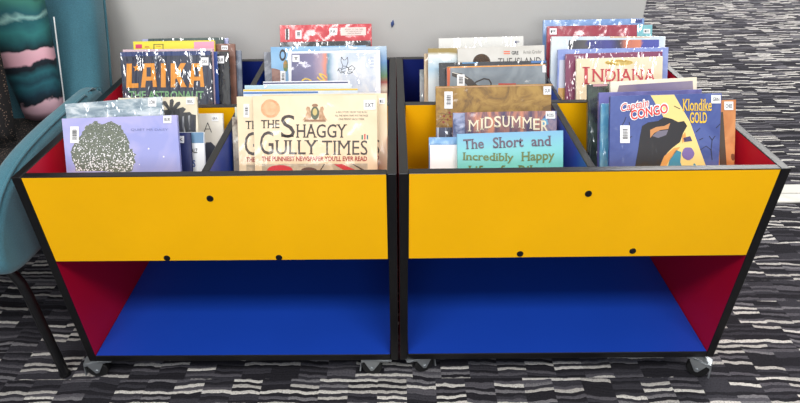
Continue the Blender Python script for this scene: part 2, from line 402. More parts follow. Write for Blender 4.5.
# ============ left bin, front right compartment: three copies of the cream newspaper-style book and others
def cream(nm): 
    return MIX(nm, (230, 208, 172), (240, 221, 189), 10, 'soft', 4, .35, .65)
def gazette(Ys, x0, x1, y0, y1, dx, dy, label, full):
    b = book(Ys, (x0, y0), (x1, y1), .0085, cream('cream_newsprint'), label, 'cream newspaper-style picture books')
    K = P((62, 50, 46), 'soft'); Rr = P((160, 38, 40), 'soft')
    o = lambda q: (q[0]+dx, q[1]+dy, q[2]+dx, q[3]+dy)
    b.text('THE', o((261, 120, 279.5, 128.2)), K, 1, .012, True)
    b.text('S', o((281, 114.8, 295, 137.8)), K, 1, .0, True); b.text('HAGGY', o((296, 124.2, 347, 137.8)), K, 1, .008, True)
    b.text('G', o((260, 131.2, 273.6, 154.6)), K, 1, .0, True); b.text('ULLY', o((275, 140.2, 318, 154.6)), K, 1, .008, True); b.text('TIMES', o((322, 140.4, 367.5, 155)), K, 1, .008, True)
    b.text("THE PUNNIEST NEWSPAPER YOU'LL EVER READ", o((261.7, 156.2, 367, 161.2)), Rr, 1, .03, name='subtitle_lettering')
    b.poly('cartoon_picture', [(262+dx, 174+dy), (367.5+dx, 174+dy), (367.5+dx, 163.4+dy), (262+dx, 163.8+dy)], MIX('cartoon_ground', (176, 162, 140), (214, 200, 176), 30, 'soft', 3), 1)
    if full:
        b.blob('red_balloon_picture', 280, 170.5, 13, 5.5, P((205, 40, 58), 'soft'), 2)
        b.poly('red_stripe_picture', [(334, 164.5), (342, 164), (358, 171), (358, 174), (349, 173)], P((200, 44, 58), 'soft'), 2)
        b.blob('brown_hat_picture', 309, 170.5, 8, 3.2, P((96, 62, 52), 'soft'), 2)
        b.poly('line_picture', [(318, 173), (324, 164), (325, 164), (319.4, 173)], K, 2); b.poly('line_picture', [(366, 173), (352, 164), (353.5, 164), (367, 171)], K, 2)
        b.blob('orange_medal', 270.4, 108.6, 9.3, 9.2, MIX('orange_medal', (222, 150, 104), (240, 178, 132), 60, 'soft'), 1, 28, .03)
        b.blob('medal_face', 270.4, 108.6, 7, 6.9, MIX('orange_face', (232, 168, 124), (243, 190, 146), 40, 'soft'), 2, 24)
        Bn = P((156, 116, 86), 'soft')
        b.blob('crest_shield', 315, 113, 4.2, 6.6, P((88, 96, 74), 'soft'), 2); b.blob('crest_shield', 315, 112, 2.3, 3.6, P((206, 186, 120), 'soft'), 3)
        for s in (-1, 1):
            b.poly('crest_supporter', [(315+s*4, 120), (315+s*4, 112), (315+s*5.5, 107), (315+s*8, 106.5), (315+s*9, 109), (315+s*8, 112), (315+s*10, 117), (315+s*12.5, 120.5)], MIX('crest_brown', (176, 132, 96), (212, 176, 140), 90, 'soft'), 1)
        b.poly('crest_scroll', [(304, 121.6), (326, 121.6), (325, 119.6), (305, 119.6)], Bn, 3); b.blob('crest_crown', 315, 105.4, 3, 1.6, Bn, 3)
        for i, (w_, t_) in enumerate(((31, 'A BIG STORY FROM THE BUSH'), (33, 'ALL THE NEWS THAT FITS THE PAGE'), (26, 'ONE PENNY EACH WEEK'))):
            b.text(t_, (351.5-w_/2, 111.2+i*3.5, 351.5+w_/2, 113+i*3.5), P((96, 84, 76), 'soft'), 1, .01, name='small_print')
        b.sticker(363.8, 100, 375.4, 109.6, 'EXT'); 
        for i, c in enumerate(((70, 130, 100), (200, 70, 60), (60, 110, 120))): b.rects('figure_picture', [(361.5+i*2.6, 135-(i == 1), 363+i*2.6, 139.5)], P(c, 'soft'), 1)
    elif dx < 0:
        b.barcode(243.8, 104, 249.4, 117.4)
    else:
        b.sticker(379, 98, 384.6, 104, 'E')
    return b
gazette(.105, 252.5, 377, 96, 95, 0, 0, 'cream newspaper-style picture book with complete crest and title, front copy of three', True)
gazette(.119, 236.5, 362, 96.5, 95.5, -15.5, .8, 'cream newspaper-style picture book showing its barcode, middle copy sticking out left', False)
gazette(.133, 262, 387, 94.6, 93.2, 12, -1, 'cream newspaper-style picture book, rear copy sticking out right of the front copy', False)
b = book(.162, (234.6, 107), (300, 106), .007, MIX('pale_green_cover', (190, 206, 178), (226, 226, 206), 24, 'soft', 4), 'pale green picture book showing only its left edge beside cream newspaper book', G_FR)
b = book(.147, (231.8, 117), (292, 116.5), .006, MIX('mottled_edge', (186, 176, 160), (104, 86, 74), 40, 'soft', 4, .45, .7), 'mottled small paperback farthest left beside the bin divider', G_FR)
b = book(.188, (243, 89.3), (358, 88.2), .006, MIX('pale_sky_cover', (206, 222, 236), (230, 236, 240), 12, 'soft', 3), 'pale picture book with a yellow top stripe behind the cream newspaper books', G_FR)
b.poly('yellow_stripe', [(243, 91.2), (358, 90.2), (358, 88.0), (243, 89.1)], P((232, 196, 70), 'soft'), 1)
b.poly('blue_stripe', [(243, 94), (318, 93), (318, 91.4), (243, 92.2)], P((70, 120, 190), 'soft'), 1)
b = book(.206, (244.5, 85.3), (352, 84.3), .007, RAMP('sky_cover', 'X', [(0, (184, 216, 232)), (.5, (206, 228, 232)), (1, (226, 234, 238))], 0, .22, 'film2', .5, 30), 'pale sky-blue picture book one behind the yellow-striped one', G_FR)
b = book(.224, (263, 81.6), (350, 80.6), .007, P((240, 241, 246), 'soft'), 'white picture book with a navy line, rear of the front bin', G_FR)
b.poly('navy_line', [(263, 84), (348, 83), (348, 81.7), (263, 82.6)], P((44, 48, 104), 'soft'), 1)

# ============ left bin, back left compartment
TB = 8
b = book(.40, (120, 52), (210.5, 50.6), .010, MIX('space_navy', (34, 42, 66), (52, 60, 82), 16, 'film', 4), 'dark navy picture book with big orange block letters and green subtitle', G_BL, TB)
OR = P((243, 158, 44), 'film'); GR = P((128, 186, 132), 'film')
b.poly('navy_band', [(117.4, 56.5), (210.4, 55), (210.4, 50.4), (117.4, 51.9)], P((36, 58, 116), 'film'), 1)
A_ = lambda x0, x1: [(x0, 87.5), (x0+3, 63.5), (x1-2.6, 63.2), (x1, 87), (x1-4, 87), (x1-4.4, 80.5), (x0+5, 80.7), (x0+4.3, 87.4)]
b.poly('title_lettering', [(126.5, 88), (126.7, 63.8), (132, 63.7), (131.8, 83.4), (138.5, 83.2), (138.5, 87.8)], OR, 2)
b.poly('title_lettering', A_(141, 157), OR, 2); b.poly('title_lettering', [(161, 87.4), (161, 63.4), (165.8, 63.3), (165.8, 87.3)], OR, 2)
b.poly('title_lettering', [(170.8, 87.3), (170.8, 63.3), (175.4, 63.2), (175.4, 73), (180.6, 63.2), (186, 63.1), (180, 75), (186.8, 87.1), (181, 87.2), (176.4, 78), (175.4, 79.5), (175.4, 87.3)], OR, 2)
b.poly('title_lettering', A_(189, 204.5), OR, 2)
for (xa, xb) in ((146.8, 151.2), (194.6, 199)): b.rects('letter_counter', [(xa, 67.3, xb, 76.6)], P((40, 48, 72), 'film'), 4)
st = []
for i in range(10):
    a = -math.pi/2+math.pi*i/5; r = 4.2 if i % 2 == 0 else 1.8; st.append((137+r*math.cos(a), 68+r*math.sin(a)))
b.poly('star_emblem', st, OR, 3)
b.text('THE ASTRONAUT', (129, 91, 203.5, 99), GR, 2, .02, name='subtitle_lettering')
b.sticker(201, 57.5, 208.6, 65.4, 'DAV')
b = book(.421, (122.6, 49.6), (212.6, 48.4), .006, P((226, 196, 206), 'film2'), 'pale pink picture book whose top edge shows above the navy orange-lettered book', G_BL, TB)
b = book(.436, (125.6, 56), (170, 55), .006, MIX('straw_cover', (232, 214, 168), (240, 226, 188), 20, 'soft', 3), 'straw-coloured picture book sticking out left of the navy orange-lettered book', G_BL, TB)
b = book(.450, (150, 52.5), (216.6, 51.6), .007, RAMP('blue_red_cover', 'Z', [(0, (158, 40, 36)), (.52, (158, 40, 36)), (.56, (44, 84, 168)), (1, (52, 92, 176))], 0, .26, 'film2', .04), 'blue and red picture book sticking out right of the navy orange-lettered book', G_BL, TB)
b = book(.474, (150, 52.3), (228.4, 51.3), .008, MIX('black_film_cover', (22, 22, 24), (58, 60, 62), 18, 'film2', 4), 'black film-wrapped picture book with a white label, left of brown book', G_BL, TB)
b.sticker(217, 56, 224.2, 63.4, 'DUB')
b = book(.497, (133, 41.5), (214.3, 40.2), .008, P((240, 222, 60), 'gloss'), 'yellow picture book with a pink patch at its right end', G_BL, TB)
b.poly('pink_patch', [(194, 60), (214.2, 60), (214.2, 41.4), (194, 41.8)], P((240, 158, 184), 'gloss'), 1)
b.poly('pink_square', [(135.5, 48.5), (142, 48.4), (142, 44.3), (135.5, 44.5)], P((214, 60, 110), 'gloss'), 1)
b.rects('frame_drawing', [(153.5, 44, 163.5, 44.8), (153.5, 44, 154.4, 49), (162.6, 44, 163.5, 49)], P((120, 112, 50), 'gloss'), 1)
b.rects('frame_drawing', [(156, 46, 161, 46.5), (145, 46.4, 149, 47), (145, 47.6, 150, 48)], P((200, 80, 50), 'gloss'), 1)
b = book(.520, (152, 44.6), (234.6, 43.6), .009, MIX('brown_cover', (116, 76, 62), (142, 96, 78), 20, 'soft', 4), 'brown picture book with a white label, right of the black one', G_BL, TB)
b.sticker(221.5, 45.6, 228, 50, 'FIN')
b = book(.541, (150, 51.2), (241, 50.4), .007, MIX('grey_film_cover', (84, 96, 118), (132, 142, 160), 22, 'film2', 4), 'grey-blue film-covered picture book nearest the bin divider', G_BL, TB)
b = book(.560, (148, 38.6), (223.4, 37.3), .007, MIX('dark_green_cover', (52, 74, 74), (76, 98, 92), 18, 'film2', 4), 'dark green picture book rising behind the yellow one', G_BL, TB)
b = book(.578, (142, 39.2), (228, 37.9), .007, P((176, 180, 222), 'soft'), 'lavender blue picture book rearmost against the back panel', G_BL, TB)

# ============ left bin, back right compartment
b = book(.395, (287.5, 51.5), (380, 49.8), .010, P((234, 238, 246), 'soft'), 'white-bordered picture book with dusky purple painting and ink-line animals', G_BR, TB)
b.poly('painting', [(291.5, 92), (345, 92), (344, 53), (291.5, 53.6)], RAMP('dusk_painting', 'X', [(0, (96, 98, 136)), (.5, (128, 122, 158)), (.66, (180, 156, 176)), (.74, (232, 142, 116)), (.79, (96, 146, 172)), (.9, (206, 218, 234)), (1, (232, 238, 246))], 0, .125, 'soft', .16, 22), 1)
b.poly('pale_field', [(338, 92), (376, 92), (376, 52.4), (338, 53)], MIX('frosty_field', (208, 220, 240), (238, 242, 248), 24, 'film2', 4), 2)
GD = P((238, 204, 92), 'soft')
b.text('C', (300.6, 77.6, 311.5, 88), GD, 3, .0, True, quad=((300, 87), (310, 90), (302, 76.6))); b.text('S', (318, 73, 326, 83), GD, 3, .02, quad=((316.5, 78.5), (325, 83.5), (319.5, 72)))
INK = P((40, 40, 46), 'soft')
def stroke(bk, pts, w, mat, layer, name='ink_drawing'):
    L = [Vector(bk.loc(*p)) for p in pts]; bm = bmesh.new(); A, B = [], []
    for i, p in enumerate(L):
        d = (L[min(i+1, len(L)-1)]-L[max(i-1, 0)]).normalized(); n = Vector((-d.y, d.x))*w/2
        A.append(bm.verts.new((p.x+n.x, -LAY*layer, p.y+n.y))); B.append(bm.verts.new((p.x-n.x, -LAY*layer, p.y-n.y)))
    for i in range(len(L)-1): bm.faces.new((A[i], A[i+1], B[i+1], B[i]))
    return fin(name, bm, mat, bk.e)
for pts in ([(341.5, 57), (341, 61), (343, 66), (346.5, 66.5), (348, 62), (347.5, 57.2)], [(341.5, 57), (343.6, 60), (345.4, 60), (347.5, 57.2)], [(338, 69), (341, 73), (345, 71), (349, 74), (353, 72), (355, 68)], [(348, 68), (352, 65.5), (355, 68), (353, 72), (349, 72), (348, 68)], [(337.5, 71), (339.5, 68), (342, 69.5), (345, 68), (348, 68)], [(343, 66), (341, 71), (346, 74)], [(346.5, 66.5), (350, 70), (352, 69)]):
    stroke(b, pts, .0014, INK, 3)
b.sticker(292.5, 55, 299.6, 62, 'T')
for i in range(4): b.text('IIIII', (370.5, 57+i*3.2, 373.6, 58.6+i*3.2), P((150, 170, 206), 'soft'), 3, 0, name='small_print')
b = book(.421, (320, 47.5), (386.6, 46), .008, RAMP('striped_cover', 'Z', [(0, (206, 196, 150)), (.42, (214, 206, 170)), (.44, (150, 44, 40)), (.5, (224, 214, 190)), (.56, (150, 48, 42)), (.62, (222, 214, 190)), (.68, (158, 60, 48)), (.74, (90, 130, 84)), (.85, (92, 140, 190)), (1, (190, 210, 226))], 0, .29, 'soft', .05, 40), 'multicoloured picture book with red bands, sticking out at the right', G_BR, TB)
b = book(.445, (270.5, 47), (366, 45.4), .009, MIX('sky_blue_cover', (126, 182, 228), (152, 198, 236), 9, 'film2', 3), 'sky-blue picture book with a bold black letter O', G_BR, TB)
b.text('O', (279.4, 49.2, 286, 61), M_INK, 2, .03)
b.poly('brown_picture', [(270.6, 84), (281, 84), (280, 70), (275, 68.6), (270.6, 68.2)], MIX('brown_patch', (124, 82, 76), (160, 118, 104), 40, 'film2'), 1)
b.barcode(280.5, 71, 285.6, 82); b.blob('leaf_picture', 285.6, 66, 2.4, 6, MIX('leaf_patch', (96, 134, 72), (196, 140, 64), 60, 'film2'), 1)
b = book(.470, (263.6, 52), (300, 51), .006, MIX('grey_clear_film', (110, 114, 126), (176, 180, 190), 26, 'film2', 4), 'slim grey film-covered book sticking out left of the sky-blue book', G_BR, TB)
b = book(.520, (279.6, 42.2), (370.6, 40.4), .010, MIX('black_speckled', (30, 30, 34), (176, 178, 182), 46, 'film2', 5, .52, .68), 'black white-flecked picture book in front of the tall red one', G_BR, TB)
b = book(.575, (279.6, 25.4), (371.4, 23.6), .011, MIX('red_cover', (200, 44, 58), (220, 66, 76), 12, 'soft', 3), 'tall red picture book with a white text label, rearmost above the wall of books', G_BR, TB)
b.barcode(285.4, 29, 289.4, 39.6); b.poly('black_strip', [(286, 39.8), (288, 39.8), (288, 28.6), (286, 28.6)], M_INK, 5)
b.barcode(295.6, 30.6, 301.6, 38.8); b.sticker(329.5, 28, 337, 35, 'FA')
b.poly('text_label', [(341, 35.6), (366, 35.2), (366, 27.2), (341, 27.6)], P((236, 214, 206), 'gloss'), 3, label='white printed text label')
for i, t_ in enumerate(('BOOKS TO THE TREE', 'PICTURE BOOK SET', 'LARGE PRINT')):
    b.text(t_, (345+i, 28.8+i*2.1, 363-i, 30+i*2.1), P((120, 70, 66), 'gloss'), 4, 0, name='small_print')

# ============ right bin, front left compartment
TEAL = RAMP('turquoise_cover', 'Z', [(0, (96, 196, 176)), (.6, (110, 204, 190)), (.85, (122, 196, 204)), (1, (124, 178, 214))], 0, .215, 'gloss', .12, 12)
b = book(.10, (457, 134), (563.3, 130.4), .009, TEAL, 'turquoise picture book with curly three-line title, foremost in its bin', G2_FL)
c1, c2 = P((96, 84, 104), 'gloss'), P((104, 122, 70), 'gloss')
b.text('The', (0, 0, 0, 0), c1, 2, .02, True, quad=((463.5, 149.5), (484, 148.5), (463, 139.4))); b.text('Short', (0, 0, 0, 0), c1, 2, .02, True, quad=((493, 148.5), (523.5, 147), (492.6, 137.4))); b.text('and', (0, 0, 0, 0), c1, 2, .02, True, quad=((531.5, 146.5), (551.5, 146), (531, 136.2)))
b.text('Incredibly', (0, 0, 0, 0), c2, 2, .02, True, quad=((462.6, 162.6), (513.5, 163.5), (462.6, 152.4))); b.text('Happy', (0, 0, 0, 0), c2, 2, .02, True, quad=((521, 164), (554.5, 162.4), (521, 152)))
b.text('Life of a Riley', (0, 0, 0, 0), c2, 2, .02, True, quad=((468, 177), (546, 176.4), (468, 165.6)))
b = book(.117, (430, 145), (470, 144.6), .005, P((242, 242, 244), 'gloss'), 'small plain white book sticking out left of the turquoise one', G2_FL)
b = book(.130, (428.8, 137.4), (480, 136.8), .005, P((116, 164, 208), 'soft'), 'light blue book behind the small plain white book', G2_FL)
b = book(.179, (436, 127.6), (500, 126.6), .006, RAMP('navy_stripes', 'X', [(0, (60, 70, 104)), (.1, (196, 200, 214)), (.13, (40, 46, 74)), (.4, (52, 60, 92)), (.42, (150, 154, 172)), (.45, (38, 44, 70)), (1, (38, 44, 70))], 0, .05, 'film2', .03, 40), 'dark navy book with pale lines, left of the orange-rayed book', G2_FL)
MS = MIX('orange_rays', (70, 58, 92), (206, 134, 104), 22, 'soft', 3, .36, .64, (2.6, 1, .5), (0, .1, 0), mid=(132, 92, 98))
b = book(.165, (452.6, 112.6), (557, 110.6), .008, MS, 'dusky purple and orange picture book with arched cream title', G2_FL)
b.poly('blue_edge_picture', [(453, 170), (464, 170), (465, 113), (453, 113)], MIX('blue_patch', (64, 80, 124), (156, 164, 196), 40, 'soft', 4), 1)
b.poly('blue_edge_picture', [(540, 170), (556.6, 170), (556.6, 111), (548, 111), (541, 120)], MIX('blue_patch_two', (70, 84, 132), (166, 140, 150), 40, 'soft', 4), 1)
CRM = P((240, 226, 196), 'soft'); xs = [468, 479.6, 483.6, 493, 501, 510.4, 522, 533.6, 541, 549]
for i, ch in enumerate('MIDSUMMER'):
    x0, x1 = (468, 480, 484.6, 494, 501.8, 511, 521.8, 533, 540.4)[i], (479, 483.6, 493, 501, 510.2, 521, 532, 539.6, 548.6)[i]
    yb = 132.4-5.2*math.sin(math.pi*(i+.6)/9)+.0
    b.text(ch, (x0, yb-11.4, x1, yb), CRM, 3, .012, True)
b.sticker(545.6, 111.4, 555, 118.6, 'ROSS')
b.blob('blue_fairy_picture', 545, 122, 3.5, 3, P((96, 160, 196), 'soft'), 2, 10, .3)
b = book(.19, (500, 120), (556.5, 119), .006, MIX('pale_blue_cover', (140, 172, 216), (168, 190, 224), 14, 'soft', 3), 'pale blue book showing a sliver between the rayed book and the divider', G2_FL)
MAP = MIX('old_map', (96, 66, 22), (176, 138, 62), 16, 'soft', 8, .34, .62, dist=2.2, mid=(150, 112, 42))
b = book(.225, (435.6, 86.4), (551.4, 83.6), .010, MAP, 'brown antique-map picture book with a barcode sticker', G2_FL)
b.barcode(444.4, 91.6, 452.6, 108.6); b.sticker(543.4, 86.4, 551, 94.6, 'GUR')
for (x, y) in ((444, 116), (449.5, 112.6), (447.6, 119.6), (450.4, 116.6), (443.4, 122)): b.blob('red_berry_picture', x, y, 1.2, 1.1, P((140, 36, 26), 'soft'), 1, 8, .2)
for pts in ([(438, 113), (448, 114.4), (458, 112.6)], [(437, 120), (444, 119), (452, 121)], [(436.6, 126), (443, 118.6), (447, 112.5)]): stroke(b, pts, .0008, P((84, 56, 22), 'soft'), 1, 'twig_drawing')
for pts in ([(436, 87.6), (553, 84.8)],): stroke(b, pts, .002, P((196, 150, 108), 'soft'), 1, 'pale_edge')

# ============ right bin, back left compartment
b = book(.385, (446.6, 66.6), (545.5, 64), .008, MIX('slate_cover', (116, 126, 136), (138, 148, 156), 16, 'soft', 3), 'slate grey picture book with orange top edge and a black curved band', G2_BL, TB)
b.poly('orange_edge', [(446.6, 68), (546, 65.4), (546, 63.6), (446.6, 66.2)], P((240, 160, 60), 'soft'), 1)
b.poly('orange_edge', [(446.6, 92), (449.4, 92), (450.4, 67), (446.6, 66.2)], P((206, 96, 50), 'soft'), 1)
DKB = P((58, 48, 40), 'soft')
b.poly('dark_wing_picture', [(452, 72), (462, 73.6), (472, 79.6), (480, 88), (470, 88), (462, 80), (452, 76)], DKB, 1)
stroke(b, [(470, 88), (476, 82), (484, 78.6), (489, 79.6), (491, 83), (491, 88)], .0034, P((44, 36, 34), 'soft'), 2, 'curved_band'); stroke(b, [(452, 72.4), (460, 74.4), (468, 79)], .0016, P((230, 226, 214), 'soft'), 2, 'curved_band')
b.barcode(457, 74.5, 464.6, 86); b.rects('red_lettering', [(500.4-2, 83.4, 516, 86.6)], P((190, 44, 44), 'soft'), 2)
b.poly('spine_label', [(545.4-3, 72.4), (545.4, 72.4), (545.4, 65), (545.4-3, 65)], M_STICK, 2, label='small white shelf label')
b = book(.405, (439, 62.8), (547, 60.4), .010, MIX('black_cover', (26, 26, 32), (46, 46, 54), 20, 'film2', 4), 'black picture book just behind the slate grey one', G2_BL, TB)
b.poly('blue_patch', [(462, 63.6), (478, 63.2), (478, 61.6), (462, 62)], P((90, 160, 214), 'film2'), 1); b.poly('blue_patch', [(531, 63), (546, 62.6), (546, 60.4), (531, 60.8)], P((60, 120, 190), 'film2'), 1)
b.sticker(541.6, 66, 546, 72.6, 'B')
b = book(.43, (457.6, 48.2), (544.5, 45), .009, MIX('grey_white_cover', (200, 197, 190), (212, 209, 203), 12, 'gloss', 3), 'off-white picture book with round brown head and handwritten dark title', G2_BL, TB)
b.blob('brown_head_picture', 481.6, 62, 8.2, 7.6, MIX('brown_head', (120, 84, 54), (154, 112, 72), 60, 'gloss'), 1); b.blob('brown_head_outline', 481.6, 62, 8.8, 8.2, P((70, 52, 40), 'gloss'), 1) 
b.rects('red_lettering', [(503.6, 51, 510, 52.2), (503.6, 53, 510, 54.2)], P((226, 112, 80), 'gloss'), 1)
b.text('GRE', (511.6, 51, 518.4, 54.6), M_INK, 1, .03, name='label_lettering'); b.text('Armin Greder', (0, 0, 0, 0), P((110, 106, 100), 'gloss'), 1, 0, name='author_lettering', quad=((523, 54), (541.6, 53.4), (523, 50.4)))
b.text('THE ISLAND', (0, 0, 0, 0), P((58, 52, 52), 'gloss'), 1, 0, quad=((498, 66.6), (541, 65.4), (498, 58.2)))
b = book(.455, (428, 48.4), (457.6+20, 47.6), .007, RAMP('olive_sky_cover', 'Z', [(0, (196, 210, 218)), (.5, (216, 224, 226)), (.66, (170, 200, 220)), (.84, (232, 236, 232)), (.88, (156, 132, 64)), (1, (160, 138, 74))], .1, .285, 'soft', .05, 20), 'picture book with olive band over pale blue, left of the off-white book', G2_BL, TB)
b = book(.48, (424, 53.6), (470, 52.8), .008, MIX('beige_edge', (222, 204, 170), (142, 96, 66), 30, 'soft', 3, .4, .75, (3, 1, .4)), 'beige and brown streaked picture book at the left of the back bin', G2_BL, TB)
b = book(.51, (419.6, 69.6), (452, 69), .007, MIX('clear_grey', (122, 132, 138), (176, 186, 190), 24, 'film2', 4), 'short grey film-covered book nearest the middle of the two bins', G2_BL, TB)
b = book(.555, (438.6, 38.4), (523.6, 36), .009, P((238, 237, 232), 'film2'), 'white picture book rising rearmost behind the off-white book', G2_BL, TB)
b.text('F', (515, 41, 519.4, 43.6), P((60, 66, 110), 'gloss'), 1, .02, name='label_lettering')

# ============ right bin, back right compartment
b = book(.40, (576.6, 58.6), (663, 56.4), .009, MIX('cream_gold', (240, 226, 190), (248, 236, 206), 12, 'film', 3), 'cream picture book with tall red serif title and yellow oval', G2_BR, TB)
RD = P((206, 54, 66), 'film')
b.text('I', (582.4, 67, 589.6, 84.4), RD, 2, .0, True); b.text('NDIANA', (591.6, 69, 656, 81.6), RD, 2, .01, True)
b.blob('yellow_oval_picture', 619, 62.6, 13.6, 2.5, P((240, 190, 40), 'film'), 1)
b.blob('yellow_oval_rim', 619, 62.6, 14.4, 3.0, P((244, 214, 120), 'film'), 1)
b = book(.424, (565.8, 54), (662.6, 51.2), .009, RAMP('maroon_cover', 'Z', [(0, (214, 222, 226)), (.34, (206, 216, 222)), (.37, (128, 44, 88)), (1, (134, 50, 92))], .04, .262, 'film', .02), 'maroon picture book behind the cream red-titled book', G2_BR, TB)
b.text('The', (0, 0, 0, 0), P((232, 220, 226), 'film'), 1, 0, True, quad=((574.4, 60.4), (584, 60.2), (574.4, 55.8)))
b = book(.448, (558, 49.4), (668.6, 47.2), .009, MIX('periwinkle_cover', (128, 150, 222), (156, 172, 230), 12, 'film2', 3), 'periwinkle blue picture book framing the maroon one', G2_BR, TB)
b.poly('pale_picture', [(558.4, 96), (566, 96), (566, 60), (559.6, 60)], P((214, 220, 238), 'film2'), 1); b.poly('sand_picture', [(558, 104), (566, 104), (566, 88), (558, 88)], P((226, 178, 96), 'film2'), 2)
b = book(.48, (551.6, 36.4), (665.6, 36.4), .010, MIX('white_blue_cover', (204, 222, 234), (232, 240, 244), 14, 'film2', 3), 'white-edged picture book with a dark photograph of blue and orange', G2_BR, TB)
b.poly('photo_picture', [(567, 56), (659, 54), (659, 39.6), (569, 40.2)], RAMP('night_photo', 'X', [(0, (44, 46, 58)), (.2, (84, 80, 84)), (.24, (54, 56, 132)), (.45, (62, 62, 148)), (.55, (48, 44, 70)), (.66, (216, 122, 92)), (.8, (226, 132, 96)), (.83, (66, 74, 168)), (1, (72, 80, 176))], .045, .27, 'film2', .22, 26), 1)
b.poly('orange_strip', [(610, 37.6), (650, 37.4), (650, 36), (610, 36.2)], P((236, 180, 110), 'film2'), 1)
b = book(.53, (547.4, 26.2), (652.6, 24.4), .011, MIX('crimson_cover', (146, 34, 58), (172, 52, 74), 14, 'soft', 4), 'crimson picture book with a turquoise corner behind the white-edged one', G2_BR, TB)
b.poly('turquoise_corner', [(637, 46), (652.4, 46), (652.4, 24), (637, 24.6)], P((120, 190, 200), 'film'), 1); b.sticker(643.4, 29, 650, 33.4, 'E')
b.sticker(549.6, 28.4, 556.6, 34.6, 'P')
b = book(.603, (543.4, 20.2), (644.4, 18.4), .009, MIX('cornflower_cover', (104, 146, 206), (136, 170, 220), 12, 'soft', 3), 'tall cornflower-blue picture book rearmost, highest at the right', G2_BR, TB)
b.poly('navy_patch', [(631, 23), (642, 22.8), (642, 19), (631, 19.2)], P((36, 60, 140), 'film2'), 1)

# ============ right bin, front right compartment
b = book(.105, (610.5, 96), (721.8, 93), .009, MIX('indigo_cover', (58, 76, 144), (78, 96, 162), 14, 'soft', 4), 'indigo comic book with slanting red title and a yellow light beam', G2_FR, name='comic_book', cat='comic book')
YB = P((242, 216, 138), 'soft'); BK = P((32, 30, 36), 'soft')
b.poly('light_beam_picture', [(650.6, 95.4), (674, 94.4), (690, 122), (708, 172), (660, 172), (672, 140), (664, 118)], YB, 1)
b.poly('dark_rock_picture', [(634, 172), (638, 150), (640, 136), (642, 126), (648, 122.4), (658, 121), (664, 117), (672, 119), (678, 122), (684, 121), (687, 126), (683, 133), (680, 142), (672, 148), (664, 156), (660, 172)], BK, 2)
b.poly('orange_glow_picture', [(650, 130), (656, 127), (664, 126), (670, 123), (668, 129), (660, 130), (654, 133), (650, 138)], P((206, 142, 86), 'soft'), 3)
b.poly('grey_shine_picture', [(652, 136), (658, 131), (668, 130), (666, 135), (658, 138)], P((116, 112, 130), 'soft'), 3)
b.poly('orange_glow_picture', [(659, 168), (664, 156), (674, 148), (680, 147), (674, 154), (668, 162), (664, 170)], P((228, 158, 80), 'soft'), 3)
b.poly('orange_glow_picture', [(682, 136), (685, 132), (686, 139), (682, 143)], P((228, 158, 80), 'soft'), 3)
b.poly('teal_cloth_picture', [(666, 172), (670, 158), (676, 150), (681, 152), (680, 162), (684, 172)], P((58, 140, 168), 'soft'), 3)
b.blob('violet_stone_picture', 688, 153.6, 6, 6.6, P((124, 104, 170), 'soft'), 3, 18, .05)
b.poly('teal_cloth_picture', [(690, 172), (694, 163), (702, 172)], P((58, 140, 168), 'soft'), 3)
b.poly('stone_shade_picture', [(683, 138), (690, 136), (692, 141), (684, 142)], P((70, 62, 110), 'soft'), 3)
for pts in ([(620, 128), (624, 122), (626, 117)], [(626, 132), (630, 128), (629, 122)], [(627, 140), (632, 136)], [(700, 150), (706, 146), (711, 150)], [(696, 132), (700, 128)], [(712, 160), (711, 150), (712, 140), (709, 136)], [(712, 140), (715, 136)], [(716, 128), (720, 124)], [(699, 140), (703, 138)], [(674, 106), (680, 109)]): stroke(b, pts, .0013, BK, 2)
WT = P((248, 246, 246), 'soft'); RD2 = P((222, 58, 52), 'soft')
q1 = ((621.6, 114), (649, 108.4), (620.2, 104.2)); q2 = ((631, 120.2), (668, 113), (630, 110.6))
b.text('Captain', (0, 0, 0, 0), WT, 3, .075, shear=.25, quad=((620.8, 114.8), (649.8, 109), (619.4, 103.2))); b.text('CONGO', (0, 0, 0, 0), WT, 3, .09, quad=((630, 121.2), (669, 113.6), (629, 109.4)))
b.text('Captain', (0, 0, 0, 0), RD2, 4, .0, shear=.25, quad=q1); b.text('CONGO', (0, 0, 0, 0), RD2, 4, .02, quad=q2)
YT = P((244, 200, 52), 'soft')
b.text('Klondike', (682.4, 99, 711.4, 111), YT, 3, .01, True); b.text('GOLD', (689.6, 112.2, 706.6, 123.2), YT, 3, .02, True)
b.barcode(620, 125.4, 629.6, 143); b.sticker(711, 95, 720.4, 103.4, 'GRN')
b = book(.133, (601.4, 103.6), (650, 102.6), .007, MIX('aqua_cover', (96, 172, 210), (140, 200, 222), 30, 'film2', 4), 'light aqua comic showing its left edge beside the indigo one', G2_FR, name='comic_book', cat='comic book')
b = book(.1475, (599, 92.6), (702, 89.2), .008, MIX('violet_cover', (84, 84, 152), (112, 110, 178), 14, 'soft', 3), 'violet comic book directly behind the indigo one', G2_FR, name='comic_book', cat='comic book')
b = book(.1185, (660, 103), (736.2, 99.6), .008, MIX('orange_brown_cover', (196, 122, 66), (216, 146, 88), 18, 'soft', 3), 'orange-brown comic book sticking out right of the indigo one', G2_FR, name='comic_book', cat='comic book')
b.sticker(724, 101.6, 733, 110, 'CHEE'); b.poly('dark_edge_picture', [(720, 172), (727, 172), (723, 112), (718, 112)], P((78, 64, 50), 'soft'), 1)
b.blob('curl_drawing', 733, 157, 2, 4, P((120, 70, 40), 'soft'), 1, 10, .2)
b = book(.182, (610.4, 81.6), (697, 77), .009, MIX('pale_cream_cover', (238, 226, 200), (244, 234, 214), 14, 'soft', 3), 'comic book with cream border around a mauve picture', G2_FR, name='comic_book', cat='comic book')
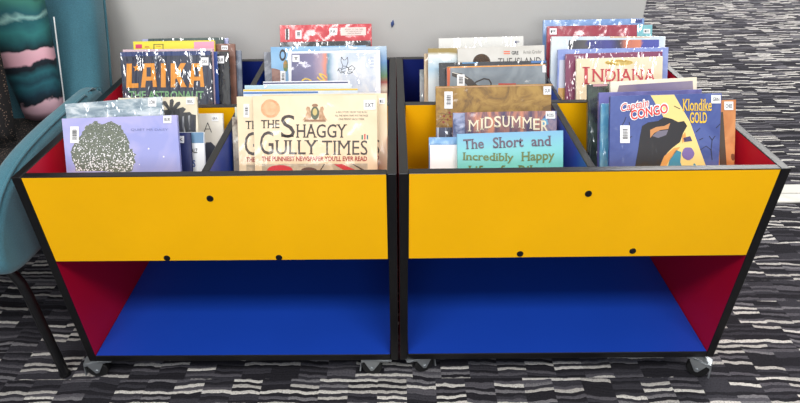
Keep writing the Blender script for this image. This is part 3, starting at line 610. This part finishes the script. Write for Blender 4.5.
b.poly('mauve_picture', [(613, 108), (694, 106), (692.6, 80.8), (619, 85.4)], RAMP('mauve_picture', 'X', [(0, (150, 132, 140)), (.3, (116, 102, 136)), (.7, (132, 120, 150)), (1, (158, 146, 158))], 0, .2, 'soft', .4, 20), 1)
b = book(.21, (588, 84.4), (640, 82.4), .010, MIX('dark_green_black', (24, 34, 32), (70, 92, 80), 24, 'film2', 4), 'black-green film-covered book leftmost, beside the bin divider', G2_FR, name='comic_book', cat='comic book')
b.poly('pink_band', [(593, 86.6), (607.5, 86), (607.5, 82.4), (593, 83)], P((204, 150, 160), 'film2'), 1)

# ------------------------------------------------------------------ armchair
k = N('teal_velvet'); f = k.noise(k.obj(), 7, 4); g = k.noise(k.obj(), 420, 3, .7)
mx = k.n('ShaderNodeMixRGB', blend_type='MULTIPLY'); mx.inputs[0].default_value = 1
k.l(k.ramp(f, [(.3, (56, 110, 127)), (.7, (74, 130, 146))]), mx.inputs[1]); k.l(k.ramp(g, [(.3, (.62, .62, .62, 1)), (.7, (1, 1, 1, 1))]), mx.inputs[2]); k.l(mx.outputs[0], k.b.inputs['Base Color'])
k.set(Roughness=.9); k.b.inputs['Sheen Weight'].default_value = .25; k.bump(g, .0008, .6); M_TEAL = k.m
k = N('black_dotted_fabric'); w = k.n('ShaderNodeTexWave', wave_type='RINGS', rings_direction='Z'); k.l(k.obj(), w.inputs[0]); w.inputs['Scale'].default_value = 30; w.inputs['Distortion'].default_value = .8
vv = k.n('ShaderNodeTexVoronoi'); k.l(k.obj(), vv.inputs['Vector']); vv.inputs['Scale'].default_value = 230
dot = k.math('MULTIPLY', k.math('LESS_THAN', vv.outputs['Distance'], .3), k.math('GREATER_THAN', w.outputs['Fac'], .45))
k.l(k.ramp(dot, [(0, (24, 21, 22)), (1, (128, 106, 92))]), k.b.inputs['Base Color']); k.set(Roughness=.9); M_DOT = k.m
ch = empty('armchair', (-1.12, .25, 0), 'teal upholstered armchair with black metal legs, left of the bins', 'armchair')
off = Vector((-1.12, .25, 0))
def place(o): o.location = -off; return o
def soft(o, w, seg=5): bevel(o, w, seg); [setattr(p, 'use_smooth', True) for p in o.data.polygons]; return o
arm = [(.50, .335), (.52, .50), (.50, .545), (.42, .547), (.25, .546), (.12, .536), (.04, .512), (-.02, .47), (-.055, .42), (-.06, .375), (-.03, .345), (.04, .335), (.2, .332)]
def smooth_loop(p, n=2):
    for _ in range(n):
        q = []
        for i in range(len(p)):
            a, b2 = Vector(p[i]), Vector(p[(i+1) % len(p)]); q += [tuple(a*.75+b2*.25), tuple(a*.25+b2*.75)]
        p = q
    return p
armS = smooth_loop(arm)
for x0, x1 in ((-.814, -.764), (-1.45, -1.40)):
    bm = bmesh.new(); prism(bm, armS, 0, x0, x1); place(soft(fin('armrest', bm, M_TEAL, ch), .02))
    s = 1 if x0 > -1 else -1; xs_ = (x1-.007) if s > 0 else (x0+.007)
    pc = [(xs_, p[0]+(.0 if p[1] > .4 else 0), p[1]-.001) for p in armS if p[1] > .42 and p[0] < .6]
    bm = bmesh.new(); tube(bm, sorted(pc, key=lambda q: -q[1]+(-q[2])*.6), .0035, 8); place(fin('piping', bm, M_TEAL, ch, True))
bm = bmesh.new(); box(bm, -1.41, -.80, -.02, .50, .335, .43); place(soft(fin('seat_base', bm, M_TEAL, ch), .03))
bm = bmesh.new(); box(bm, -1.398, -.816, -.03, .46, .425, .48); o = place(soft(fin('seat_cushion', bm, M_DOT, ch), .025)); o['label'] = 'black seat with fine dotted pattern'
bk = [(-1.45, .34), (-.772, .34), (-.766, .6), (-.766, .72), (-.785, .79), (-.84, .83), (-1.0, .845), (-1.22, .845), (-1.38, .83), (-1.43, .79), (-1.448, .72), (-1.452, .6)]
bkS = bk
bm = bmesh.new(); prism(bm, bkS, 1, .40, .50)
for v in bm.verts: v.co.y += .44*(v.co.z-.34)
place(soft(fin('backrest', bm, M_TEAL, ch), .03))
bm = bmesh.new(); tube(bm, [(x+(-.004 if x > -1.1 else .004), .49+.44*(z-.34), z) for x, z in bk[1:]], .004, 8); place(fin('piping', bm, M_TEAL, ch, True))
M_LEG = P((18, 18, 20), None, .35)
for (x, y) in ((-.803, .016), (-1.39, .016), (-.803, .46), (-1.39, .46)):
    bm = bmesh.new(); tube(bm, [(x, y, .004), (x, y, .16), (x, y, .25), (x-.003*(1 if x > -1 else -1), y, .285), (x-.012*(1 if x > -1 else -1), y, .315), (x-.03*(1 if x > -1 else -1), y, .345)], .0105, 16); cyl(bm, (x, y, 0), (x, y, .006), .0125, None, 16)
    o = place(fin('leg', bm, M_LEG, ch, False)); o['label'] = 'black metal leg'
# cushions resting on the seat
def pillow(name, hw, hh, th, mat, topw=1, n=18):
    bm = bmesh.new(); grids = []
    for s in (-1, 1):
        g = []
        for i in range(n+1):
            r = []
            for j in range(n+1):
                a, b2 = -1+2*i/n, -1+2*j/n
                t = max(0, (1-a**4)*(1-b2**4))**.55
                px = a*(1-.05*(b2*b2))*hw*(1+(topw-1)*(b2+1)/2); pz = b2*(1-.06*(a*a))*hh
                r.append((px, s*th*t, pz))
            g.append(r)
        grids.append(g)
    V = {}
    def vert(s, i, j):
        if i in (0, n) or j in (0, n): s = 0
        if (s, i, j) not in V: V[(s, i, j)] = bm.verts.new(grids[s][i][j])
        return V[(s, i, j)]
    for s in (0, 1):
        for i in range(n):
            for j in range(n):
                q = [vert(s, i, j), vert(s, i+1, j), vert(s, i+1, j+1), vert(s, i, j+1)]
                bm.faces.new(q if s == 0 else q[::-1])
    return fin(name, bm, mat, None, True)
LEAF = RAMP('leaf_print', 'Z', [(0, (222, 176, 190)), (.075, (228, 184, 196)), (.085, (10, 22, 34)), (.12, (18, 56, 72)), (.17, (34, 98, 110)), (.2, (22, 66, 80)), (.235, (36, 100, 110)), (.27, (12, 24, 36)), (.29, (16, 32, 44)), (.3, (228, 172, 186)), (.365, (234, 184, 196)), (.375, (10, 30, 38)), (.41, (24, 84, 90)), (.46, (46, 122, 122)), (.5, (28, 92, 100)), (.52, (140, 186, 180)), (.54, (30, 92, 102)), (.6, (56, 122, 108)), (.63, (22, 52, 54)), (.645, (228, 176, 190)), (1, (232, 186, 198))], -.2, .24, None, .16, 8, rough=.85)
e = empty('scatter_cushion', (-.882, .418, .483), 'oblong scatter cushion printed with teal leaves on pink, upright on the armchair', 'cushion', 'cushions on the armchair')
pz = pillow('cushion_body', .048, .215, .045, LEAF, 1.75); pz.parent = e; pz.location = (0, 0, .215)
e.rotation_euler = (-.2, .03, .50)
bm = bmesh.new(); tube(bm, [(.046+.034*t, -.006+.004*math.sin(t*9), .02+.22*t) for t in [i/12 for i in range(13)]], .0018, 6); o = fin('zip', bm, P((222, 226, 226), None, .5), e, True); o['label'] = 'thin white zip edge'
e2 = empty('scatter_cushion', (-1.022, .25, .496), 'black dotted scatter cushion on the armchair seat, left of the leaf cushion', 'cushion', 'cushions on the armchair')
p2 = pillow('cushion_body', .165, .19, .05, M_DOT); p2.parent = e2; p2.location = (0, 0, .186)
e2.rotation_euler = (-.26, 0, .04)

# ------------------------------------------------------------------ light
w = bpy.data.worlds.new('room'); SC.world = w; w.use_nodes = True
w.node_tree.nodes['Background'].inputs[0].default_value = (.93, .96, 1, 1); w.node_tree.nodes['Background'].inputs[1].default_value = .32
def area(name, loc, sx, sy, power, aim=None, col=(1, .98, .95)):
    l = bpy.data.lights.new(name, 'AREA'); l.shape = 'RECTANGLE'; l.size = sx; l.size_y = sy; l.energy = power; l.color = col
    o = bpy.data.objects.new(name, l); COL.objects.link(o); o.location = loc
    if aim: o.rotation_euler = (Vector(aim)-Vector(loc)).to_track_quat('-Z', 'Y').to_euler()
    return o
area('ceiling_lamp', (-.9, -1.5, 2.65), 1.2, .6, 42)
area('ceiling_lamp', (.9, -1.5, 2.65), 1.2, .6, 42)
area('ceiling_lamp', (-.7, .1, 2.65), 1.2, .3, 10)
area('ceiling_lamp', (1.1, .1, 2.65), 1.2, .3, 10)
area('ceiling_lamp', (2.6, 2.6, 2.65), 1.8, 1.2, 120)
area('ceiling_lamp', (2.2, 4.6, 2.65), 1.8, 1.2, 120)
area('front_fill', (0, -4.6, 1.9), 3.0, 1.4, 85, (0, 0, .6), (.93, .97, 1))  # added fill light behind the camera, for film glare and a brighter wall
SC.view_settings.view_transform = 'Standard'; SC.view_settings.look = 'None'; SC.view_settings.exposure = 0; SC.view_settings.gamma = 1
for b in BOOKS:
    lo, hi = b.dbg[3], b.dbg[4]; m = [q for q in ((-.7, -.37), (-.352, -.02), (.02, .353), (.37, .7)) if q[0] < (lo+hi)/2 < q[1]][0]
    print('BOOK', round(b.Ys, 3), b.dbg, '' if lo > m[0] and hi < m[1] else '<<<<<')
